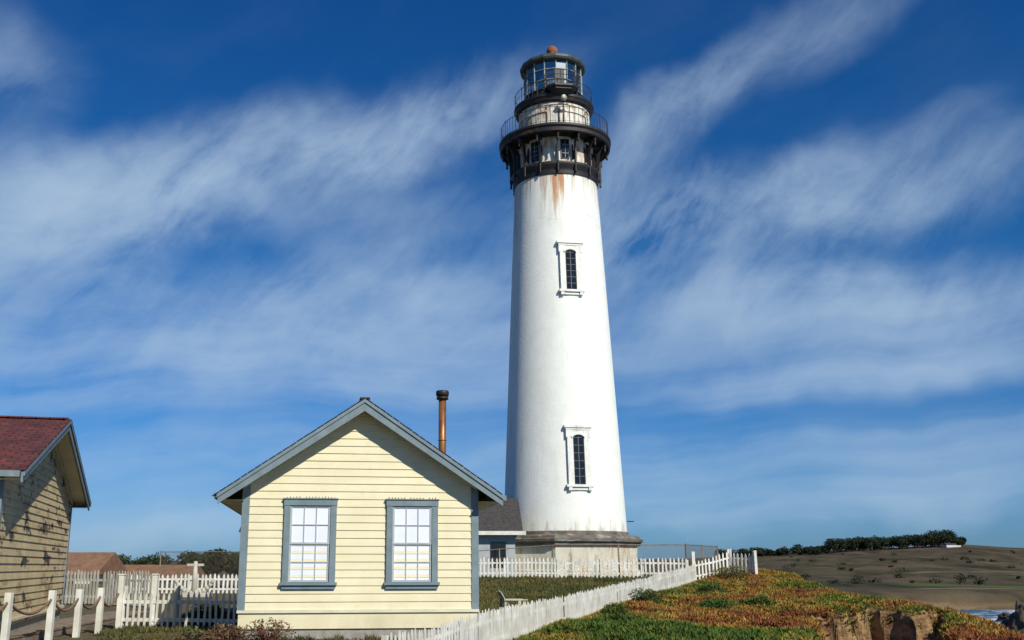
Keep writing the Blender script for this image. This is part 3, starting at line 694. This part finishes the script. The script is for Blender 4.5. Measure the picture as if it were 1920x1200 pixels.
t=(n1-.5)*2.4+(n2-.5)*1.7+.20+.45*rightness
pal=np.array([[.065,.11,.018],[.14,.155,.024],[.25,.195,.034],[.33,.17,.035],[.21,.075,.028]])
tt=np.clip(t,0,1)*4; i0=np.clip(tt.astype(int),0,3); fr=(tt-i0)[:,None]
colr=pal[i0]*(1-fr)+pal[i0+1]*fr
colr*=(.5+1.0*fbm(x*4,y*4,69))[:,None]
blades('ice_plant',x,y,z-.02+.10*n2,colr,5,(.06,.16),(.012,.022),1.1)
n=30000
y=RNG.uniform(24,50,n); x=RNG.uniform(-.5,11.5,n); k=(x<fence_x(y)-.1)&~((x<1.0)&(y<29)); x=x[k];y=y[k]; z=H(x,y)
n1=np.clip(fbm(x*.7,y*.7,71)*1.6-.3,0,1); n2=fbm(x*3,y*3,72)
colr=np.array([.045,.075,.02])*(1-n1[:,None])+np.array([.17,.13,.045])*n1[:,None]
colr*=(.5+n2)[:,None]
blades('lawn_grass',x,y,z-.01,colr,5,(.08,.2),(.01,.018),.8)
n=16000
y=RNG.uniform(18,30,n); x=RNG.uniform(-8,-.2,n); k=((y<21.2+(x+4.5)*.13)|(x<-5.2))&(x<fence_x(y)+.2)&(x>-7.75); 
k&=(fbm(x*.9,y*.9,81)>.42); x=x[k];y=y[k]; z=H(x,y); n1=fbm(x,y,77)
colr=np.array([.05,.07,.02])*(1-n1[:,None])+np.array([.14,.11,.04])*n1[:,None]
blades('groundcover',x,y,z-.01,colr,6,(.06,.18),(.008,.016),1.)
def shrub(name,cx,cy,r,h,col,n=1400,lf=(.03,.07),twig=None,seed=1):
    rg=np.random.default_rng(seed)
    z0=Hs(cx,cy); mb=MB()
    for k in range(26 if twig is None else 90):
        a=rg.uniform(0,6.28); q=rg.uniform(.2,1)*r; top=Vector((cx+math.cos(a)*q,cy+math.sin(a)*q,z0+h*rg.uniform(.6,1.18)*(1-.35*(q/r)**2)))
        mid=Vector((cx+math.cos(a)*q*.35,cy+math.sin(a)*q*.35,z0+h*.4)); b0=Vector((cx,cy,z0-.05))
        mb.rod(b0,mid,.012,0,4,.008,False); mb.rod(mid,top,.008,0,4,.003,False)
    e=empty(name); mb.make('stems',[M['bark'] if twig is None else twig],e)
    th=rg.uniform(0,6.28,n); ph=rg.uniform(0,1,n); rr=r*rg.uniform(.3,1.05,n)*(.6+.8*fbm(th*1.5,ph*4,seed))
    x=cx+np.cos(th)*rr*np.sqrt(1-(ph*.9)**2); y=cy+np.sin(th)*rr*np.sqrt(1-(ph*.9)**2); z=z0+h*ph*(.6+.8*fbm(th*2,ph,seed+5))
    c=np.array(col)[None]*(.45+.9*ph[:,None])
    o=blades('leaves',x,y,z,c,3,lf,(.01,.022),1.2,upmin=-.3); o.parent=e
tw=mat('reddish_twigs',(.24,.11,.07),(.14,.07,.045),rough=.9)
shrub('dry_brush',-4.35,20.0,.6,.36,(.15,.10,.05),420,twig=tw,seed=2)
shrub('dry_brush.001',-3.6,20.2,.55,.42,(.14,.09,.05),380,twig=tw,seed=3)
shrub('dry_brush.002',-5.1,20.3,.5,.26,(.11,.11,.045),500,twig=tw,seed=8)
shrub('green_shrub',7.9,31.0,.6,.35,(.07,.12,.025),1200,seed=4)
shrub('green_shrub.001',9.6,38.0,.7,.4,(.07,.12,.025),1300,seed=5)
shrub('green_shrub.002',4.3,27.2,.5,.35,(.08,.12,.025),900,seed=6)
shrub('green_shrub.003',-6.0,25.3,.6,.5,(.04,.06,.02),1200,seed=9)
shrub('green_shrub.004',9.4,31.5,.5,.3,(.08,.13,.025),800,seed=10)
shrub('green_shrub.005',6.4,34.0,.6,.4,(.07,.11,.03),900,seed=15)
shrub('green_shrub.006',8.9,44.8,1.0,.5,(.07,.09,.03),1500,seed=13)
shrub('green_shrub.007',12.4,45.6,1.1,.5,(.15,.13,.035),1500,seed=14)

def tree_mass(name,items,leaf,per,col=(.03,.045,.018),seed=1):
    rg=np.random.default_rng(seed); mb=MB(); CX=[];CC=[]
    for (x,y,h,w) in items:
        z0=Hs(x,y); mb.rod((x,y,z0-.5),(x,y,z0+h*.7),h*.03,0,5,h*.012)
        nl=5+int(rg.integers(0,4))
        for j in range(nl):
            a=rg.uniform(0,6.28); q=w*.5*rg.uniform(0,.75); lz=z0+h*rg.uniform(.35,.85); lr=w*rg.uniform(.2,.36)
            lc=np.array([x+math.cos(a)*q,y+math.sin(a)*q,lz]); mb.rod((x,y,z0+h*.3),tuple(lc),h*.012,0,4,h*.004,False)
            v=rg.normal(0,1,(per,3)); v/=np.linalg.norm(v,axis=1)[:,None]; rad=rg.uniform(.55,1.1,(per,1))**.6
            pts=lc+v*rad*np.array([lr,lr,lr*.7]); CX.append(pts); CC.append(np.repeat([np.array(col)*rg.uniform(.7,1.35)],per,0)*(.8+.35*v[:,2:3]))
    C=np.concatenate(CX); c=np.concatenate(CC); n=len(C)
    u=rg.normal(0,1,(n,3)); u/=np.linalg.norm(u,axis=1)[:,None]; t=rg.normal(0,1,(n,3)); w_=np.cross(u,t); w_/=np.linalg.norm(w_,axis=1)[:,None]
    s=leaf*rg.uniform(.5,1.2,(n,1))
    V=np.stack([C-u*s,C-w_*s*.6,C+u*s,C+w_*s*.6],1).reshape(-1,3); i=np.arange(n)*4; F=np.stack([i,i+1,i+2,i+3],1)
    me=bpy.data.meshes.new(name); me.from_pydata(V.tolist(),[],F.tolist())
    vc=np.concatenate([np.repeat(c,4,0),np.ones((n*4,1))],1)
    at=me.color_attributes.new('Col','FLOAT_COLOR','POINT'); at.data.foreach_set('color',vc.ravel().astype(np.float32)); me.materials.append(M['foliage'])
    e=empty(name); o=bpy.data.objects.new('crowns',me); COL.objects.link(o); o.parent=e; mb.make('trunks',[M['bark']],e)
rg=random.Random(5)
it=[]
for k in range(210):
    s=rg.uniform(.345,.505); yy=rg.uniform(1010,1095); hh=rg.uniform(9,14)*(.55 if s<.37 else 1)
    if s>.47: hh*=1.3
    if s>.495: hh*=.5
    it.append((s*yy,yy,hh,hh*rg.uniform(.8,1.3)))
for k in range(60):
    s=rg.uniform(.262,.345); yy=rg.uniform(1030,1095); hh=rg.uniform(4.0,8); it.append((s*yy,yy,hh,hh*1.5))
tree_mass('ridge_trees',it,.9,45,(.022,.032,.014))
it=[]
for k in range(48):
    s=rg.uniform(.30,.62); yy=rg.uniform(420,1000)
    if s*yy>130: it.append((s*yy,yy,rg.uniform(.6,1.5),rg.uniform(2.5,9)))
it.append((.50*430,430,4.2,7)); it.append((.515*425,425,3.0,5))
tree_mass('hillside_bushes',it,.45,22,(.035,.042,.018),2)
it=[]
for k in range(34):
    s=rg.uniform(-.375,-.275); yy=rg.uniform(215,250); hh=rg.uniform(2.6,4.6); it.append((s*yy,yy,hh,hh*1.4))
for k in range(14):
    s=rg.uniform(-.262,-.205); yy=rg.uniform(150,175); hh=rg.uniform(2.4,4.4); it.append((s*yy,yy,hh,hh*1.3))
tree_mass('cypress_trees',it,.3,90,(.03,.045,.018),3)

e=empty('white_farmhouse',(.4905*985,985,Hs(.4905*985,985)),R(10)); mb=MB(); mb.box((0,0,1.2),(11,6,2.6)); mb.box((8,1,.8),(6,5,2.0)); mb.make('walls',[M['farpaint']],e)
mb=MB(); mb.extr([(-5.9,-3.5,2.5),(-5.9,3.5,2.5),(-5.9,0,4.0)],(11.8,0,0)); mb.make('roof',[M['shingle']],e)
def rock(name,x,y,r,h,seed):
    import bmesh
    bm=bmesh.new(); bmesh.ops.create_icosphere(bm,subdivisions=4,radius=1)
    from mathutils import noise
    for v in bm.verts:
        d=v.co.normalized(); f=1+.45*noise.fractal(d*1.6+Vector((seed,0,0)),.8,2.2,5); v.co=Vector((d.x*r*f,d.y*r*f,d.z*h*f))
    me=bpy.data.meshes.new(name); bm.to_mesh(me); bm.free(); me.materials.append(M['rock']); o=bpy.data.objects.new(name,me); o.location=(x,y,SEA); COL.objects.link(o)
rock('sea_rock',119.5,215,3.2,5.6,1.3); rock('sea_rock.001',113,203,2.4,1.7,4.1); rock('sea_rock.002',125,225,5,3.8,7.7); rock('sea_rock.003',146,268,4,2,9.1); rock('sea_rock.004',109,194,1.6,1.1,2.2)

# ------------------------------------------------------------ sky + sun
w=bpy.data.worlds.new('World'); scene.world=w; w.use_nodes=True; N=w.node_tree.nodes; L=w.node_tree.links; N.clear()
SA,SE=32,37
sky=N.new('ShaderNodeTexSky'); sky.sky_type='NISHITA'; sky.sun_disc=False; sky.sun_elevation=R(SE); sky.sun_rotation=R(180-SA); sky.air_density=1.0; sky.dust_density=.3; sky.ozone_density=3.
tc=N.new('ShaderNodeTexCoord'); sp=N.new('ShaderNodeSeparateXYZ'); L.new(tc.outputs['Generated'],sp.inputs[0])
def math_(op,a,b_=None,c=None,clamp=False):
    n=N.new('ShaderNodeMath'); n.operation=op; n.use_clamp=clamp
    for i,v in enumerate((a,b_,c)):
        if v is None: continue
        if isinstance(v,(int,float)): n.inputs[i].default_value=v
        else: L.new(v,n.inputs[i])
    return n.outputs[0]
az=math_('ARCTAN2',sp.outputs[0],sp.outputs[1]); el=math_('ARCSINE',sp.outputs[2])
tr_=N.new('ShaderNodeValToRGB'); e=tr_.color_ramp.elements
e[0].position=0; e[0].color=(.27,.52,1.0,1); e[1].position=.62; e[1].color=(.08,.48,.98,1)
q=e.new(.12); q.color=(.20,.54,.97,1); q=e.new(.3); q.color=(.12,.56,.98,1)
L.new(el,tr_.inputs[0])
hs=N.new('ShaderNodeMix'); hs.data_type='RGBA'; hs.blend_type='MULTIPLY'; hs.inputs[0].default_value=1; L.new(sky.outputs[0],hs.inputs[6]); L.new(tr_.outputs[0],hs.inputs[7])
cb=N.new('ShaderNodeCombineXYZ'); L.new(az,cb.inputs[0]); L.new(el,cb.inputs[1])
def noise_(vec,scale,detail,rough,stretch=(1,1,1),rot=0,color=False,loc=(0,0,0),dist=0):
    mp=N.new('ShaderNodeMapping')
    mp0=N.new('ShaderNodeMapping'); mp0.inputs['Rotation'].default_value=(0,0,-rot); mp0.inputs['Location'].default_value=loc; L.new(vec,mp0.inputs[0])
    mp.inputs['Scale'].default_value=stretch; L.new(mp0.outputs[0],mp.inputs[0])
    n=N.new('ShaderNodeTexNoise'); n.inputs['Scale'].default_value=scale; n.inputs['Detail'].default_value=detail; n.inputs['Roughness'].default_value=rough; n.inputs['Distortion'].default_value=dist
    L.new(mp.outputs[0],n.inputs['Vector']); return n.outputs[1 if color else 0]
def warp(vec,scale,amt,loc):
    c=noise_(vec,scale,4,.55,color=True,loc=loc)
    v=N.new('ShaderNodeVectorMath'); v.operation='SUBTRACT'; L.new(c,v.inputs[0]); v.inputs[1].default_value=(.5,.5,.5)
    s=N.new('ShaderNodeVectorMath'); s.operation='SCALE'; L.new(v.outputs[0],s.inputs[0]); s.inputs[3].default_value=amt
    a=N.new('ShaderNodeVectorMath'); a.operation='ADD'; L.new(vec,a.inputs[0]); L.new(s.outputs[0],a.inputs[1]); return a.outputs[0]
P1=warp(cb.outputs[0],3.0,.13,(3.1,1.7,0))
P2=warp(P1,9.0,.05,(1.1,4.7,0))
PS=warp(cb.outputs[0],3.0,.10,(3.1,1.7,0))      # gentler warp for the fibres
blobsP=P2
def blob(s,t,ang,la,lb,amp):
    a0=math.atan(s); e0=math.atan(t*math.cos(a0))
    mp=N.new('ShaderNodeMapping'); mp.vector_type='TEXTURE'; mp.inputs['Location'].default_value=(a0,e0,0); mp.inputs['Rotation'].default_value=(0,0,R(ang)); mp.inputs['Scale'].default_value=(la,lb,1)
    L.new(blobsP,mp.inputs[0]); ln=N.new('ShaderNodeVectorMath'); ln.operation='LENGTH'; L.new(mp.outputs[0],ln.inputs[0])
    mr=N.new('ShaderNodeMapRange'); mr.interpolation_type='SMOOTHSTEP'; mr.inputs[1].default_value=1.25; mr.inputs[2].default_value=0; mr.inputs[3].default_value=0; mr.inputs[4].default_value=amp
    L.new(ln.outputs[1],mr.inputs[0]); return mr.outputs[0]
bl=[(-.20,.43,20,.27,.07,1.05),(-.38,.385,10,.17,.065,1.15),(-.47,.30,5,.16,.08,1.0),(-.10,.265,8,.28,.075,1.0),(-.02,.48,14,.17,.05,.85),
    (.33,.53,24,.22,.04,.65),(.20,.44,25,.16,.045,.5),(.38,.365,4,.27,.06,1.15),(.41,.27,-4,.25,.045,1.1),(.0,.20,2,.9,.065,.65),(.46,.20,4,.27,.035,.6),
    (-.32,.19,2,.3,.045,.4),(.35,.10,0,.6,.05,.55),(-.2,.11,0,.6,.05,.5),(-.49,.54,30,.07,.07,.45),(.12,.31,10,.2,.05,.5),(-.05,.37,10,.22,.045,.4),(.18,.37,5,.12,.055,.6),
    (.0,.045,0,1.2,.035,.6),(.46,.44,10,.14,.03,.3)]
tot=None
for q in bl:
    o=blob(*q); tot=o if tot is None else math_('ADD',tot,o)
st=noise_(PS,1.,9,.58,(3.6,8,1),R(24)); st2=noise_(PS,1.,8,.55,(2.4,26,1),R(3),loc=(0,.3,0)); fine=noise_(PS,1.,10,.66,(8,26,1),R(48),dist=.3); big=noise_(P1,3.4,7,.55,(1,1.5,1),R(15))
lowm=N.new('ShaderNodeMapRange'); lowm.inputs[1].default_value=.30; lowm.inputs[2].default_value=.16; L.new(el,lowm.inputs[0])
mxn=N.new('ShaderNodeMix'); L.new(lowm.outputs[0],mxn.inputs[0]); L.new(st,mxn.inputs[2]); L.new(st2,mxn.inputs[3])
stk=mxn.outputs[0]
a=math_('MULTIPLY_ADD',stk,1.9,-.28)
a=math_('ADD',a,math_('MULTIPLY',math_('MULTIPLY_ADD',fine,1.1,-.55),math_('SUBTRACT',1,math_('MULTIPLY',lowm.outputs[0],.8))))
a=math_('ADD',a,math_('MULTIPLY_ADD',big,2.4,-1.2))
dn=math_('MULTIPLY',tot,math_('MAXIMUM',a,0.06))
dn=math_('ADD',dn,math_('MULTIPLY',math_('SUBTRACT',stk,.46),.18))
dn=math_('MAXIMUM',dn,0)
dn=math_('SUBTRACT',1,math_('POWER',2.718,math_('MULTIPLY',math_('POWER',dn,1.2),-1.3)),clamp=True)
dn=math_('MULTIPLY',dn,.93)
bg1=N.new('ShaderNodeBackground'); L.new(hs.outputs[2],bg1.inputs[0]); bg1.inputs[1].default_value=.085
bg2=N.new('ShaderNodeBackground'); bg2.inputs[0].default_value=(.48,.64,.82,1); bg2.inputs[1].default_value=.9
mx=N.new('ShaderNodeMixShader'); L.new(dn,mx.inputs[0]); L.new(bg1.outputs[0],mx.inputs[1]); L.new(bg2.outputs[0],mx.inputs[2])
out=N.new('ShaderNodeOutputWorld'); L.new(mx.outputs[0],out.inputs[0])
sl=bpy.data.lights.new('sun','SUN'); sl.energy=4.8; sl.angle=R(.5); sl.color=(1,.95,.84)
so=bpy.data.objects.new('sun',sl); COL.objects.link(so)
S=Vector((math.sin(R(SA))*math.cos(R(SE)),-math.cos(R(SA))*math.cos(R(SE)),math.sin(R(SE))))
so.rotation_euler=S.to_track_quat('Z','Y').to_euler()

# ------------------------------------------------------------ camera
cam=bpy.data.cameras.new('camera'); cam.sensor_width=36; cam.lens=1850/1920*36; cam.shift_x=110/1920; cam.clip_end=20000; cam.clip_start=.1
co=bpy.data.objects.new('camera',cam); co.location=(0,0,0); co.rotation_euler=(R(90+14),0,0); COL.objects.link(co); scene.camera=co
scene.view_settings.view_transform='Standard'; scene.view_settings.look='None'; scene.view_settings.exposure=0
